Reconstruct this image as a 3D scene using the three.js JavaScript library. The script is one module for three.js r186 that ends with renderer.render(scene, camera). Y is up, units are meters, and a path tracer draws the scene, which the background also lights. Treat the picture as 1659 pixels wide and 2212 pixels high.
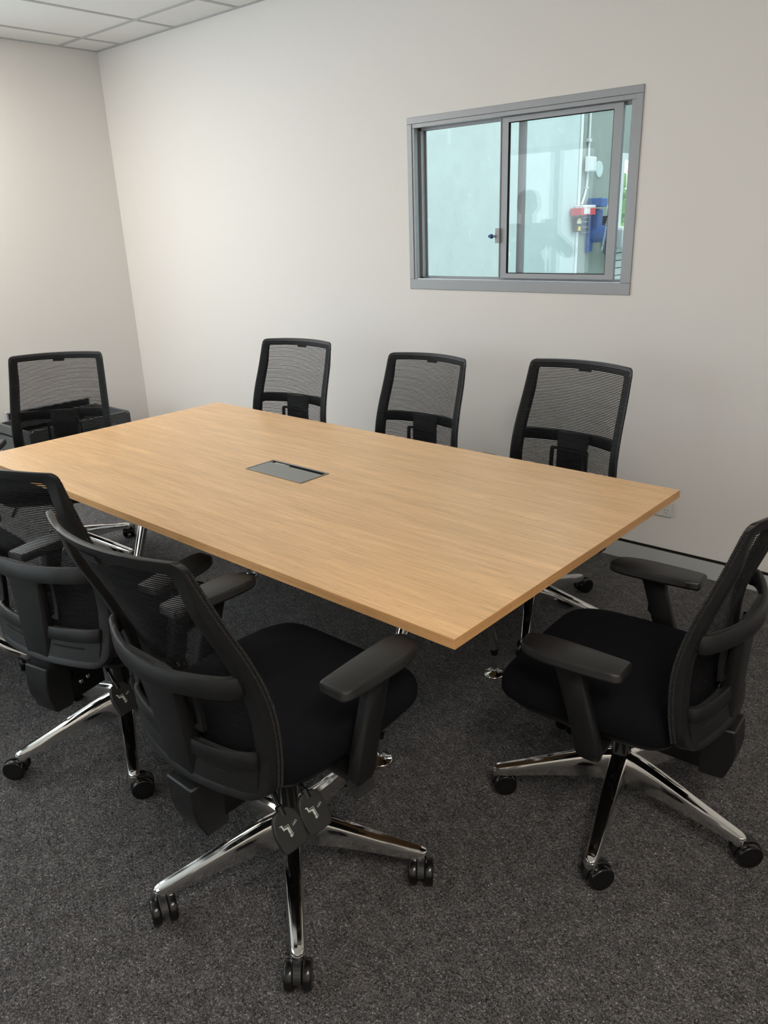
import * as THREE from 'three';
import { RoundedBoxGeometry } from 'three/addons/geometries/RoundedBoxGeometry.js';
import { mergeGeometries, mergeVertices, toCreasedNormals } from 'three/addons/utils/BufferGeometryUtils.js';
import { MarchingCubes } from 'three/addons/objects/MarchingCubes.js';
import { RectAreaLightUniformsLib } from 'three/addons/lights/RectAreaLightUniformsLib.js';

// ---------------------------------------------------------------- camera, sky, lamps, exposure
// back wall: plane z = 0, room towards +z, x to the right along the wall, y up
RectAreaLightUniformsLib.init();
const scene = new THREE.Scene();
const camera = new THREE.PerspectiveCamera(66.87, 1659 / 2212, 0.05, 80);
camera.position.set(0, 1.5563, 3.3495);
camera.rotation.set(-0.355, 0.7221, -0.0369, 'YXZ');

const SKY = new THREE.Color().setRGB(0.84, 0.95, 1.0);           // evenly overcast, daylight cooler than the lamps
scene.background = SKY;
scene.backgroundIntensity = 3.7;

const renderer = new THREE.WebGLRenderer({ antialias: true });
renderer.toneMapping = THREE.LinearToneMapping;
renderer.toneMappingExposure = 0.95;
renderer.shadowMap.enabled = true;

const LAMP_COLOUR = new THREE.Color().setRGB(1.0, 0.905, 0.81);
const LAMP_LEVEL = 21;                                           // radiance of the ceiling panels
const PANELS = [[-4.8, 2.09], [0.6, 3.29]];                       // centres (x, z) of the lit ceiling panels

// ---------------------------------------------------------------- helpers
const R = Math.PI / 180, V3 = (x, y, z) => new THREE.Vector3(x, y, z);
function rng(seed) { let s = seed | 0; return () => { s = (s + 0x6d2b79f5) | 0; let t = Math.imul(s ^ (s >>> 15), 1 | s); t = (t + Math.imul(t ^ (t >>> 7), 61 | t)) ^ t; return ((t ^ (t >>> 14)) >>> 0) / 4294967296; }; }
const taken = new Map();
function numbered(n) { const b = n.replace(/_\d{3}$/, ''), k = taken.get(b) ?? 0; taken.set(b, k + 1); return k ? b + '_' + String(k).padStart(3, '0') : b; }
function uvBox(g, s = 1) {                                         // texture coordinates in metres
  if (g.index) g = g.toNonIndexed();
  const p = g.attributes.position, n = g.attributes.normal, uv = new Float32Array(p.count * 2);
  for (let i = 0; i < p.count; i += 3) {
    let nx = 0, ny = 0, nz = 0;
    for (let k = 0; k < 3; k++) { nx += Math.abs(n.getX(i + k)); ny += Math.abs(n.getY(i + k)); nz += Math.abs(n.getZ(i + k)); }
    for (let k = i; k < i + 3; k++) {
      const x = p.getX(k), y = p.getY(k), z = p.getZ(k);
      if (ny >= nx && ny >= nz) { uv[2 * k] = x * s; uv[2 * k + 1] = z * s; } else if (nx >= nz) { uv[2 * k] = z * s; uv[2 * k + 1] = y * s; } else { uv[2 * k] = x * s; uv[2 * k + 1] = y * s; }
    }
  }
  g.setAttribute('uv', new THREE.BufferAttribute(uv, 2));
  return g;
}
const clean = (g) => { g = g.index ? g.toNonIndexed() : g; for (const k of Object.keys(g.attributes)) if (!['position', 'normal'].includes(k)) g.deleteAttribute(k); return g; };
const join = (...gs) => mergeGeometries(gs.flat().map(clean));
function obj(name, geo, mat, parent = scene, keepUV = false) {
  if (Array.isArray(geo)) geo = join(geo);
  if (!keepUV) geo = uvBox(geo);
  const m = new THREE.Mesh(geo, mat);
  m.name = parent === scene ? numbered(name) : name; m.castShadow = m.receiveShadow = true; parent.add(m);
  return m;
}
function struct(name, geo, mat, parent = scene, keepUV = false) { const m = obj(name, geo, mat, parent, keepUV); if (parent === scene) { m.name = name; m.userData.kind = 'structure'; } return m; }
function thing(name, label, category, [x, y, z] = [0, 0, 0], turn = 0, group) {
  const o = new THREE.Group(); o.name = numbered(name); o.position.set(x, y, z); o.rotation.y = turn; o.userData = { label, category };
  if (group) o.userData.group = group;
  scene.add(o); return o;
}
const box = (x0, x1, y0, y1, z0, z1) => new THREE.BoxGeometry(x1 - x0, y1 - y0, z1 - z0).translate((x0 + x1) / 2, (y0 + y1) / 2, (z0 + z1) / 2);
const rbox = (x0, x1, y0, y1, z0, z1, r = 0.004, s = 2) => new RoundedBoxGeometry(x1 - x0, y1 - y0, z1 - z0, s, r).translate((x0 + x1) / 2, (y0 + y1) / 2, (z0 + z1) / 2);
function cyl(a, b, ra, rb = ra, seg = 20) {                         // cylinder from point a to b
  const A = V3(...a), B = V3(...b), d = B.clone().sub(A), g = new THREE.CylinderGeometry(rb, ra, d.length(), seg);
  g.applyQuaternion(new THREE.Quaternion().setFromUnitVectors(V3(0, 1, 0), d.clone().normalize()));
  return g.translate((A.x + B.x) / 2, (A.y + B.y) / 2, (A.z + B.z) / 2);
}
function loft(sections, { loop = false, caps = true, crease = 40 } = {}) {   // rings of points joined into one closed skin
  const n = sections[0].length, m = sections.length, pos = [], idx = [];
  for (const s of sections) for (const p of s) pos.push(...(p.isVector3 ? [p.x, p.y, p.z] : p));
  for (let i = 0; i < (loop ? m : m - 1); i++) for (let j = 0; j < n; j++) {
    const a = i * n + j, b = i * n + (j + 1) % n, c = ((i + 1) % m) * n + j, d = ((i + 1) % m) * n + (j + 1) % n;
    idx.push(a, b, c, b, d, c);
  }
  if (!loop && caps) for (const i of [0, m - 1]) {
    const c = [0, 1, 2].map((k) => sections[i].reduce((t, p) => t + (p.isVector3 ? p.getComponent(k) : p[k]), 0) / n), at = pos.length / 3; pos.push(...c);
    for (let j = 0; j < n; j++) { const a = i * n + j, b = i * n + (j + 1) % n; i ? idx.push(a, b, at) : idx.push(b, a, at); }
  }
  const g = new THREE.BufferGeometry(); g.setAttribute('position', new THREE.Float32BufferAttribute(pos, 3)); g.setIndex(idx);
  return toCreasedNormals(g, crease * R);
}
const rectRing = (hx, hz, r, k = 3) => {                            // rounded rectangle, counted round from +x
  const out = [];
  for (const [sx, sz, a0] of [[1, 1, 0], [-1, 1, 90], [-1, -1, 180], [1, -1, 270]]) for (let i = 0; i <= k; i++) { const a = (a0 + 90 * i / k) * R; out.push([sx * (hx - r) + r * Math.cos(a), sz * (hz - r) + r * Math.sin(a)]); }
  return out;
};
const lerp = (a, b, t) => a + (b - a) * t, clamp = (x, a = 0, b = 1) => Math.min(b, Math.max(a, x)), smooth = (a, b, x) => { const t = clamp((x - a) / (b - a)); return t * t * (3 - 2 * t); };
function table1(rows) {                                              // smooth interpolation through [at, value] rows
  const xs = rows.map((r) => r[0]);
  return (x) => {
    let i = 0; while (i < xs.length - 2 && x > xs[i + 1]) i++;
    const y = (k) => rows[clamp(k, 0, rows.length - 1)][1], X = (k) => xs[clamp(k, 0, xs.length - 1)];
    const h = xs[i + 1] - xs[i], t = clamp((x - xs[i]) / h), m0 = (y(i + 1) - y(i - 1)) / (X(i + 1) - X(i - 1)) * h, m1 = (y(i + 2) - y(i)) / (X(i + 2) - X(i)) * h;
    return (2 * t ** 3 - 3 * t * t + 1) * y(i) + (t ** 3 - 2 * t * t + t) * m0 + (3 * t * t - 2 * t ** 3) * y(i + 1) + (t ** 3 - t * t) * m1;
  };
}

// ---------------------------------------------------------------- textures
function noiseField(seed, wrapX, wrapY) {                            // value noise on a torus
  const r = rng(seed), a = new Float32Array(wrapX * wrapY); for (let i = 0; i < a.length; i++) a[i] = r();
  return (x, y) => {
    const ix = Math.floor(x), iy = Math.floor(y), fx = x - ix, fy = y - iy, sx = fx * fx * (3 - 2 * fx), sy = fy * fy * (3 - 2 * fy);
    const g = (i, j) => a[(((j % wrapY) + wrapY) % wrapY) * wrapX + (((i % wrapX) + wrapX) % wrapX)];
    return lerp(lerp(g(ix, iy), g(ix + 1, iy), sx), lerp(g(ix, iy + 1), g(ix + 1, iy + 1), sx), sy);
  };
}
function tex(w, h, f, metres, srgb = false) {                        // f(x, y) gives 0..255 values; metres = size of one tile
  const d = new Uint8Array(w * h * 4);
  for (let y = 0; y < h; y++) for (let x = 0; x < w; x++) { const c = f(x, y), o = (y * w + x) * 4; if (typeof c === 'number') d[o] = d[o + 1] = d[o + 2] = clamp(c, 0, 255); else for (let k = 0; k < 3; k++) d[o + k] = clamp(c[k], 0, 255); d[o + 3] = 255; }
  const t = new THREE.DataTexture(d, w, h, THREE.RGBAFormat);
  t.wrapS = t.wrapT = THREE.RepeatWrapping; t.magFilter = THREE.LinearFilter; t.minFilter = THREE.LinearMipmapLinearFilter; t.generateMipmaps = true;
  if (srgb) t.colorSpace = THREE.SRGBColorSpace;
  t.repeat.set(1 / metres[0], 1 / metres[1]); t.needsUpdate = true;
  return t;
}
const std = (o) => new THREE.MeshStandardMaterial(o), phy = (o) => new THREE.MeshPhysicalMaterial(o);
const lin = (r, g, b) => new THREE.Color().setRGB(r, g, b);

// carpet: charcoal loop pile with paler flecks, in slightly slanting rows
const carpetMaps = (() => {
  const N = 1024, a = noiseField(3, 256, 256), b = noiseField(4, 512, 512), c = noiseField(5, 32, 32), e = noiseField(6, 128, 256);
  const h = (x, y) => { const row = y / 4, col = x / 4 + (Math.floor(row) % 2) * 0.5; return 0.45 * b(x / 2, y / 2) + 0.35 * a(col, row) + 0.2 * e(x / 8, y / 4); };
  const col = tex(N, N, (x, y) => {
    const v = h(x, y), p = b(x / 2 + 7, y / 2 + 3), q = a(x / 4 + 91, y / 4 + 13), s = c(x / 32, y / 32);
    let t = 32 + 46 * (v - 0.45) + 6 * (s - 0.5) + (p > 0.80 ? 52 * (p - 0.80) / 0.2 : 0) + (q > 0.84 ? 16 : 0) - (q < 0.18 ? 11 : 0);
    t = Math.max(t, 8) * 2.25;
    const warm = e(x / 8 + 50, y / 4 + 9) - 0.5;
    return [t * (1.0 + 0.03 * warm), t * 0.985, t * (0.985 - 0.03 * warm)];
  }, [0.84, 0.84], true);
  const bump = tex(N, N, (x, y) => 255 * h(x, y), [0.84, 0.84]);
  return { col, bump };
})();
// pale oak laminate, straight grain along x
const woodMap = (() => {
  const W = 2048, H = 2048, n1 = noiseField(11, 16, 256), n2 = noiseField(12, 32, 1024), n3 = noiseField(13, 8, 64), n4 = noiseField(14, 64, 1024), n5 = noiseField(15, 4, 32);
  return tex(W, H, (x, y) => {
    const u = x / W, v = y / H, w = v + 0.0014 * Math.sin(6.283 * (u * 1 + v * 2)) + 0.0006 * Math.sin(6.283 * (u * 3 + v * 5));
    const broad = n5(u * 4, w * 32) - 0.5, band = n3(u * 8, w * 64) - 0.5, streak = n1(u * 16, w * 256) - 0.5, fine = n2(u * 32, w * 1024) - 0.5, pore = n4(u * 64, w * 1024);
    const t = 0.30 * broad + 0.34 * band + 0.50 * streak + 0.62 * fine, dark = pore > 0.80 ? (pore - 0.80) / 0.20 : 0;
    const k = 1 + 0.135 * t - 0.12 * dark;
    return [229 * k, 185 * Math.pow(Math.max(k, 0.1), 1.15), 133 * Math.pow(Math.max(k, 0.1), 1.32)];
  }, [1.9, 1.23], true);
})();
const fineBump = (() => { const a = noiseField(21, 256, 256), b = noiseField(22, 128, 128); return tex(512, 512, (x, y) => 255 * (0.6 * a(x / 2, y / 2) + 0.4 * b(x / 4, y / 4)), [0.12, 0.12]); })();
const paintBump = (() => { const a = noiseField(31, 128, 128), b = noiseField(32, 64, 64); return tex(512, 512, (x, y) => 255 * (0.5 * a(x / 4, y / 4) + 0.5 * b(x / 8, y / 8)), [0.5, 0.5]); })();
const weaveBump = tex(256, 256, (x, y) => { const i = (x >> 2) & 1, j = (y >> 2) & 1, fx = (x & 3) / 3 - 0.5, fy = (y & 3) / 3 - 0.5; return 255 * ((i ^ j) ? 1 - 1.6 * fx * fx : 0.8 - 1.6 * fy * fy); }, [0.08, 0.08]);
const concreteMap = (() => {
  const a = noiseField(41, 8, 8), b = noiseField(42, 32, 32), c = noiseField(43, 128, 128), d = noiseField(44, 256, 256);
  return tex(1024, 1024, (x, y) => {
    let t = 0.5 * a(x / 128, y / 128) + 0.28 * b(x / 32, y / 32) + 0.16 * c(x / 8, y / 8);
    const chip = b(x / 32 + 9, y / 32 + 5), pit = d(x / 4 + 31, y / 4 + 17);
    t = 198 + 20 * (t - 0.45) + 7 * smooth(0.90, 0.97, chip) - (pit > 0.97 ? 14 : 0);
    return [t * 0.985, t, t * 0.985];
  }, [4.2, 4.2], true);
})();
const tileBump = (() => { const a = noiseField(51, 256, 256), b = noiseField(52, 64, 64); return tex(512, 512, (x, y) => 255 * (a(x / 2, y / 2) > 0.86 ? 0.2 : 0.8 + 0.2 * b(x / 8, y / 8)), [0.3, 0.3]); })();

// ---------------------------------------------------------------- materials
const M = {
  wall: std({ color: lin(0.82, 0.795, 0.765), roughness: 0.75, bumpMap: paintBump, bumpScale: 0.00012 }),
  ceilingTile: std({ color: lin(0.84, 0.84, 0.815), roughness: 0.95, bumpMap: tileBump, bumpScale: 0.0008 }),
  ceilingBar: std({ color: lin(0.50, 0.51, 0.50), roughness: 0.6 }),
  plenum: std({ color: lin(0.3, 0.3, 0.3), roughness: 1 }),
  carpet: phy({ map: carpetMaps.col, bumpMap: carpetMaps.bump, bumpScale: 0.0035, roughness: 1, sheen: 1, sheenColor: lin(0.16, 0.16, 0.16), sheenRoughness: 0.6, specularIntensity: 0.3 }),
  wood: std({ map: woodMap, roughness: 0.33 }),
  woodEdge: std({ map: woodMap, color: lin(0.80, 0.70, 0.58), roughness: 0.5 }),
  woodUnder: std({ color: lin(0.25, 0.24, 0.22), roughness: 0.8 }),
  skirting: std({ color: lin(0.50, 0.515, 0.50), roughness: 0.5 }),
  black: std({ color: lin(0.003, 0.003, 0.003), roughness: 0.9 }),
  plastic: std({ color: lin(0.0046, 0.0049, 0.0052), roughness: 0.45, bumpMap: fineBump, bumpScale: 0.00035 }),
  padPlastic: std({ color: lin(0.012, 0.012, 0.0118), roughness: 0.42, bumpMap: fineBump, bumpScale: 0.0002 }),
  gloss: std({ color: lin(0.006, 0.006, 0.006), roughness: 0.22 }),
  fabric: phy({ color: lin(0.0062, 0.0064, 0.0086), roughness: 1, bumpMap: weaveBump, bumpScale: 0.0006, specularIntensity: 0.25 }),
  net: phy({ color: lin(0.0065, 0.0065, 0.0075), roughness: 0.9, specularIntensity: 0.4 }),
  seam: std({ color: lin(0.017, 0.016, 0.015), roughness: 0.85 }),
  chrome: std({ color: lin(0.78, 0.77, 0.75), metalness: 1, roughness: 0.09 }),
  steel: std({ color: lin(0.62, 0.62, 0.62), metalness: 1, roughness: 0.22 }),
  aluminium: std({ color: lin(0.33, 0.335, 0.345), metalness: 0.35, roughness: 0.42 }),
  aluminiumPale: std({ color: lin(0.50, 0.51, 0.53), metalness: 0.55, roughness: 0.3 }),
  glass: phy({ color: lin(0.965, 0.982, 0.985), roughness: 0, transmission: 1, thickness: 0, ior: 1.5, specularIntensity: 0.5, side: THREE.DoubleSide }),
  clearGlass: phy({ color: lin(0.99, 0.99, 0.99), roughness: 0, transmission: 1, thickness: 0, ior: 1.5, side: THREE.DoubleSide }),
  white: std({ color: lin(0.72, 0.72, 0.69), roughness: 0.35 }),
  greyLid: std({ color: lin(0.25, 0.255, 0.245), roughness: 0.42, metalness: 0.2 }),
  greyRim: std({ color: lin(0.20, 0.205, 0.20), roughness: 0.35, metalness: 0.4 }),
  brush: std({ color: lin(0.62, 0.60, 0.55), roughness: 0.9 }),
  cabinet: std({ color: lin(0.07, 0.077, 0.076), roughness: 0.5 }),
  concrete: std({ map: concreteMap, color: lin(0.90, 1.0, 1.0), roughness: 0.9 }),  // cyan cast of the warehouse daylight is tinted into this colour
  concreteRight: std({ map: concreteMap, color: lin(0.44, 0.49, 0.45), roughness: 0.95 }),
  shutter: std({ color: lin(0.62, 0.64, 0.62), roughness: 0.4, metalness: 0.2 }),
  blue: std({ color: lin(0.03, 0.10, 0.30), roughness: 0.4 }),
  blueGrey: std({ color: lin(0.06, 0.11, 0.17), roughness: 0.5 }),
  red: std({ color: lin(0.55, 0.04, 0.05), roughness: 0.4 }),
  yellow: std({ color: lin(0.75, 0.52, 0.05), roughness: 0.5 }),
  cream: std({ color: lin(0.65, 0.58, 0.35), roughness: 0.5 }),
  pale: std({ color: lin(0.66, 0.68, 0.66), roughness: 0.5 }),
  green: std({ color: lin(0.02, 0.22, 0.11), roughness: 0.5 }),
  leaf: std({ color: lin(0.12, 0.30, 0.05), roughness: 0.8 }),
  bark: std({ color: lin(0.12, 0.08, 0.05), roughness: 0.9 }),
  skin: std({ color: lin(0.42, 0.25, 0.18), roughness: 0.6 }),
  shirt: std({ color: lin(0.02, 0.024, 0.035), roughness: 0.95 }),
  trousers: std({ color: lin(0.015, 0.016, 0.02), roughness: 0.95 }),
  hair: std({ color: lin(0.012, 0.009, 0.007), roughness: 0.7 }),
  diffuser: std({ color: lin(0.8, 0.8, 0.8), roughness: 0.6, emissive: LAMP_COLOUR, emissiveIntensity: 4.0 }),
};

// ---------------------------------------------------------------- the room
const XL = -5.4036, XR = 1.9, ZF = 4.4, HC = 2.7256;
struct('floor', box(XL - 0.1, XR + 0.1, -0.12, 0, -0.14, ZF + 0.14), M.carpet);
function wallWithHole(name, x0, x1, holes, z0, z1, mat) {
  const s = new THREE.Shape([[x0, 0], [x1, 0], [x1, HC + 0.3], [x0, HC + 0.3]].map((p) => new THREE.Vector2(...p)));
  for (const [a, b, c, d] of holes) s.holes.push(new THREE.Path([[a, c], [a, d], [b, d], [b, c]].map((p) => new THREE.Vector2(...p))));
  return struct(name, new THREE.ExtrudeGeometry(s, { depth: z1 - z0, bevelEnabled: false }).translate(0, 0, z0), mat);
}
const WIN = { x0: -2.700, x1: -1.475, y0: 1.229, y1: 2.047 };
wallWithHole('wall_back', XL - 0.1, XR + 0.1, [[WIN.x0 + 0.004, WIN.x1 - 0.004, WIN.y0 + 0.004, WIN.y1 - 0.004]], -0.14, 0, M.wall);
const FW = { x0: -5.25, x1: -3.92, y0: 0.5, y1: 2.26 }, FW2 = { x0: -3.45, x1: -1.9, y0: 0.5, y1: 2.26 };  // second opening is added for extra daylight, outside the sash reflection
wallWithHole('wall_front', XL - 0.1, XR + 0.1, [[FW.x0, FW.x1, FW.y0, FW.y1], [FW2.x0, FW2.x1, FW2.y0, FW2.y1]], ZF, ZF + 0.14, M.wall);
const addedLW = { z0: 1.22, z1: 4.2, y0: 0.5, y1: 2.6 };                  // unseen side window added to the left wall for daylight, just outside the frame
{
  const s = new THREE.Shape([[0, 0], [ZF, 0], [ZF, HC + 0.3], [0, HC + 0.3]].map((p) => new THREE.Vector2(...p)));
  s.holes.push(new THREE.Path([[addedLW.z0, addedLW.y0], [addedLW.z0, addedLW.y1], [addedLW.z1, addedLW.y1], [addedLW.z1, addedLW.y0]].map((p) => new THREE.Vector2(...p))));
  struct('wall_left', new THREE.ExtrudeGeometry(s, { depth: 0.1, bevelEnabled: false }).rotateY(-Math.PI / 2).translate(XL, 0, 0), M.wall);
}
struct('wall_right', box(XR, XR + 0.1, 0, HC + 0.3, 0, ZF), M.wall);
// flush grey skirting with a black shadow gap above it
function skirting(side, a, b, axis, at, s) {
  const g = (y0, y1, t, m, n, parent) => { const lo = Math.min(at, at + s * t), hi = Math.max(at, at + s * t); return struct(n, axis === 'x' ? box(a, b, y0, y1, lo, hi) : box(lo, hi, y0, y1, a, b), m, parent); };
  const base = g(0, 0.081, 0.009, M.skirting, 'baseboard_' + side);
  g(0.081, 0.0945, 0.0025, M.black, 'shadow_gap', base);
}
skirting('back', XL, XR, 'x', 0, 1); skirting('left', 0.01, ZF, 'z', XL, 1); skirting('right', 0.01, ZF, 'z', XR, -1); skirting('front', XL + 0.01, XR - 0.01, 'x', ZF, -1);

// suspended ceiling: loose tiles in a T-bar grid
{
  const slab = struct('ceiling', box(XL - 0.1, XR + 0.1, HC + 0.3, HC + 0.42, -0.14, ZF + 0.14), M.plenum);
  const xs = [XL]; for (let x = -5.1; x < XR; x += 0.6) xs.push(x); xs.push(XR);
  const zs = [0]; for (let z = 0.29; z < ZF; z += 1.2) zs.push(z); zs.push(ZF);
  for (let i = 0; i + 1 < xs.length; i++) for (let j = 0; j + 1 < zs.length; j++) {
    const cx = (xs[i] + xs[i + 1]) / 2, cz = (zs[j] + zs[j + 1]) / 2;
    if (PANELS.some(([px, pz]) => Math.abs(px - cx) < 0.2 && Math.abs(pz - cz) < 0.3)) continue;
    obj('ceiling_tile', box(xs[i] + 0.005, xs[i + 1] - 0.005, HC + 0.003, HC + 0.018, zs[j] + 0.005, zs[j + 1] - 0.005), M.ceilingTile, slab);
  }
  for (const x of xs.slice(1, -1)) obj('grid_bar', [box(x - 0.012, x + 0.012, HC - 0.001, HC + 0.003, 0.02, ZF - 0.02), box(x - 0.001, x + 0.001, HC + 0.003, HC + 0.04, 0.02, ZF - 0.02)], M.ceilingBar, slab);
  for (const z of zs.slice(1, -1)) obj('grid_bar', [box(XL + 0.02, XR - 0.02, HC - 0.0015, HC + 0.003, z - 0.012, z + 0.012)], M.ceilingBar, slab);
  for (const g of [box(XL, XR, HC - 0.0015, HC + 0.003, 0, 0.022), box(XL, XR, HC - 0.0015, HC + 0.003, ZF - 0.022, ZF), box(XL, XL + 0.022, HC - 0.0015, HC + 0.003, 0.022, ZF - 0.022), box(XR - 0.022, XR, HC - 0.0015, HC + 0.003, 0.022, ZF - 0.022)]) obj('wall_angle', g, M.ceilingBar, slab);
  PANELS.forEach(([x, z], i) => {
    const t = thing('ceiling_light', i ? 'square-edged flat ceiling light panel above the camera' : 'square-edged flat ceiling light panel beyond the left end of the table', 'ceiling light', [x, HC, z]);
    obj('frame', [box(-0.295, 0.295, -0.004, 0.03, -0.595, -0.575), box(-0.295, 0.295, -0.004, 0.03, 0.575, 0.595), box(-0.295, -0.275, -0.004, 0.03, -0.575, 0.575), box(0.275, 0.295, -0.004, 0.03, -0.575, 0.575)], M.white, t);
    obj('diffuser', box(-0.275, 0.275, 0.002, 0.012, -0.575, 0.575), M.diffuser, t);
    const l = new THREE.RectAreaLight(LAMP_COLOUR, LAMP_LEVEL, 0.55, 1.15);
    l.position.set(x, HC - 0.008, z); l.rotation.x = -Math.PI / 2; l.name = 'panel_lamp'; scene.add(l);
  });
}

// front windows (behind the photographer): first mirrored in the sliding sash, second added unseen for daylight
[FW, FW2].forEach(({ x0, x1, y0, y1 }, i) => {
  const w = new THREE.Group(); w.name = 'window_' + (i + 2); w.userData.kind = 'structure'; scene.add(w);
  const z0 = ZF + 0.01, z1 = ZF + 0.10, xm = i ? (x0 + x1) / 2 : -4.385;
  obj('window_frame', [box(x0, x1, y0, y0 + 0.05, z0, z1), box(x0, x1, y1 - 0.05, y1, z0, z1), box(x0, x0 + 0.05, y0 + 0.05, y1 - 0.05, z0, z1), box(x1 - 0.05, x1, y0 + 0.05, y1 - 0.05, z0, z1), box(xm - 0.03, xm + 0.03, y0 + 0.05, y1 - 0.05, z0, z1)], M.aluminium, w);
  for (const [a, b] of [[x0 + 0.05, xm - 0.03], [xm + 0.03, x1 - 0.05]]) obj('pane', box(a, b, y0 + 0.05, y1 - 0.05, ZF + 0.05, ZF + 0.054), M.clearGlass, w);
});

// side window added for daylight in the left wall, open to the sky
{
  const w = new THREE.Group(); w.name = 'window_4'; w.userData.kind = 'structure'; scene.add(w);
  const { z0, z1, y0, y1 } = addedLW, a = XL - 0.09, b = XL - 0.02, zm = (z0 + z1) / 2;
  obj('window_frame', [box(a, b, y0, y0 + 0.05, z0, z1), box(a, b, y1 - 0.05, y1, z0, z1), box(a, b, y0 + 0.05, y1 - 0.05, z0, z0 + 0.05), box(a, b, y0 + 0.05, y1 - 0.05, z1 - 0.05, z1), box(a, b, y0 + 0.05, y1 - 0.05, zm - 0.03, zm + 0.03)], M.aluminium, w);
  for (const [p, q] of [[z0 + 0.05, zm - 0.03], [zm + 0.03, z1 - 0.05]]) obj('pane', box(XL - 0.06, XL - 0.056, y0 + 0.05, y1 - 0.05, p, q), M.clearGlass, w);
}

// ---------------------------------------------------------------- sliding window in the back wall
{
  const w = new THREE.Group(); w.name = 'window_1'; w.userData.kind = 'structure'; scene.add(w);
  const { x0, x1, y0, y1 } = WIN, d = -0.105;
  const ring = (a, b, c, e, t, za, zb) => [box(a, b, c, c + t[0], za, zb), box(a, b, e - t[1], e, za, zb), box(a, a + t[2], c + t[0], e - t[1], za, zb), box(b - t[3], b, c + t[0], e - t[1], za, zb)];
  // head, sill and jambs with their stepped tracks
  obj('window_sill', [rbox(x0, x1, y0, y0 + 0.050, -0.02, 0.006, 0.002), box(x0 + 0.03, x1 - 0.03, y0, y0 + 0.044, d, -0.02), box(x0 + 0.03, x1 - 0.03, y0 + 0.044, y0 + 0.060, -0.052, -0.049), box(x0 + 0.03, x1 - 0.03, y0 + 0.044, y0 + 0.060, d, d + 0.006)], M.aluminium, w);
  obj('window_head', [rbox(x0, x1, y1 - 0.030, y1, -0.02, 0.006, 0.002), rbox(x0 + 0.02, x1 - 0.02, y1 - 0.049, y1 - 0.030, -0.022, 0.002, 0.0015), box(x0 + 0.03, x1 - 0.03, y1 - 0.036, y1, d, -0.02), box(x0 + 0.03, x1 - 0.03, y1 - 0.060, y1 - 0.036, -0.052, -0.049), box(x0 + 0.03, x1 - 0.03, y1 - 0.056, y1 - 0.036, d, d + 0.006)], M.aluminium, w);
  obj('window_jamb', [rbox(x0, x0 + 0.029, y0 + 0.050, y1 - 0.030, -0.02, 0.006, 0.002), rbox(x0 + 0.004, x0 + 0.042, y0 + 0.050, y1 - 0.049, -0.024, 0.001, 0.002), box(x0, x0 + 0.030, y0 + 0.044, y1 - 0.036, d, -0.02), box(x0 + 0.030, x0 + 0.046, y0 + 0.044, y1 - 0.036, -0.056, -0.049), box(x0 + 0.030, x0 + 0.040, y0 + 0.044, y1 - 0.036, d, d + 0.006)], M.aluminium, w);
  obj('window_jamb', [rbox(x1 - 0.030, x1, y0 + 0.050, y1 - 0.030, -0.02, 0.006, 0.002), rbox(x1 - 0.049, x1 - 0.028, y0 + 0.050, y1 - 0.049, -0.022, 0.002, 0.0015), box(x1 - 0.030, x1, y0 + 0.044, y1 - 0.036, d, -0.02)], M.aluminium, w);
  obj('sill_lip', [box(x0 + 0.042, x1 - 0.049, y0 + 0.050, y0 + 0.0535, -0.019, -0.002)], M.aluminiumPale, w);
  // inner sash, slid to the right
  const sy0 = 1.2905, sy1 = 1.996, sx0 = -2.1625, sx1 = -1.5725, za = -0.046, zb = -0.026;
  const sash = obj('sash', [...ring(sx0, sx1, sy0, sy1, [0.0215, 0.0215, 0.0365, 0.040], za, zb), box(sx0 - 0.004, sx0, sy0, sy1, za, zb + 0.004)], M.aluminium, w);
  obj('gasket', ring(sx0 + 0.0365, sx1 - 0.040, sy0 + 0.0215, sy1 - 0.0215, [0.003, 0.003, 0.003, 0.003], za + 0.004, zb - 0.002), M.black, sash);
  obj('pane', box(sx0 + 0.036, sx1 - 0.0395, sy0 + 0.021, sy1 - 0.021, -0.038, -0.034), M.glass, sash);
  obj('lock', [rbox(sx0 - 0.020, sx0 + 0.004, 1.453, 1.520, -0.028, -0.012, 0.002), cyl([sx0 - 0.009, 1.484, -0.02], [sx0 - 0.030, 1.484, 0.0], 0.006, 0.006, 12)], M.aluminium, sash);
  obj('key', [cyl([sx0 - 0.028, 1.484, -0.004], [sx0 - 0.036, 1.484, 0.004], 0.011, 0.011, 16), rbox(sx0 - 0.047, sx0 - 0.030, 1.478, 1.491, -0.001, 0.008, 0.003)], M.blue, sash);
  // outer fixed panel
  const fx0 = -2.0975, fx1 = x1 - 0.030, fz0 = -0.090, fz1 = -0.070;
  const fix = obj('fixed_panel', ring(fx0, fx1, 1.277, 2.008, [0.012, 0.012, 0.0325, 0.008], fz0, fz1), M.aluminium, w);
  obj('pane', box(fx0 + 0.032, fx1 - 0.007, 1.288, 1.997, -0.082, -0.078), M.glass, fix);
}

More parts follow.
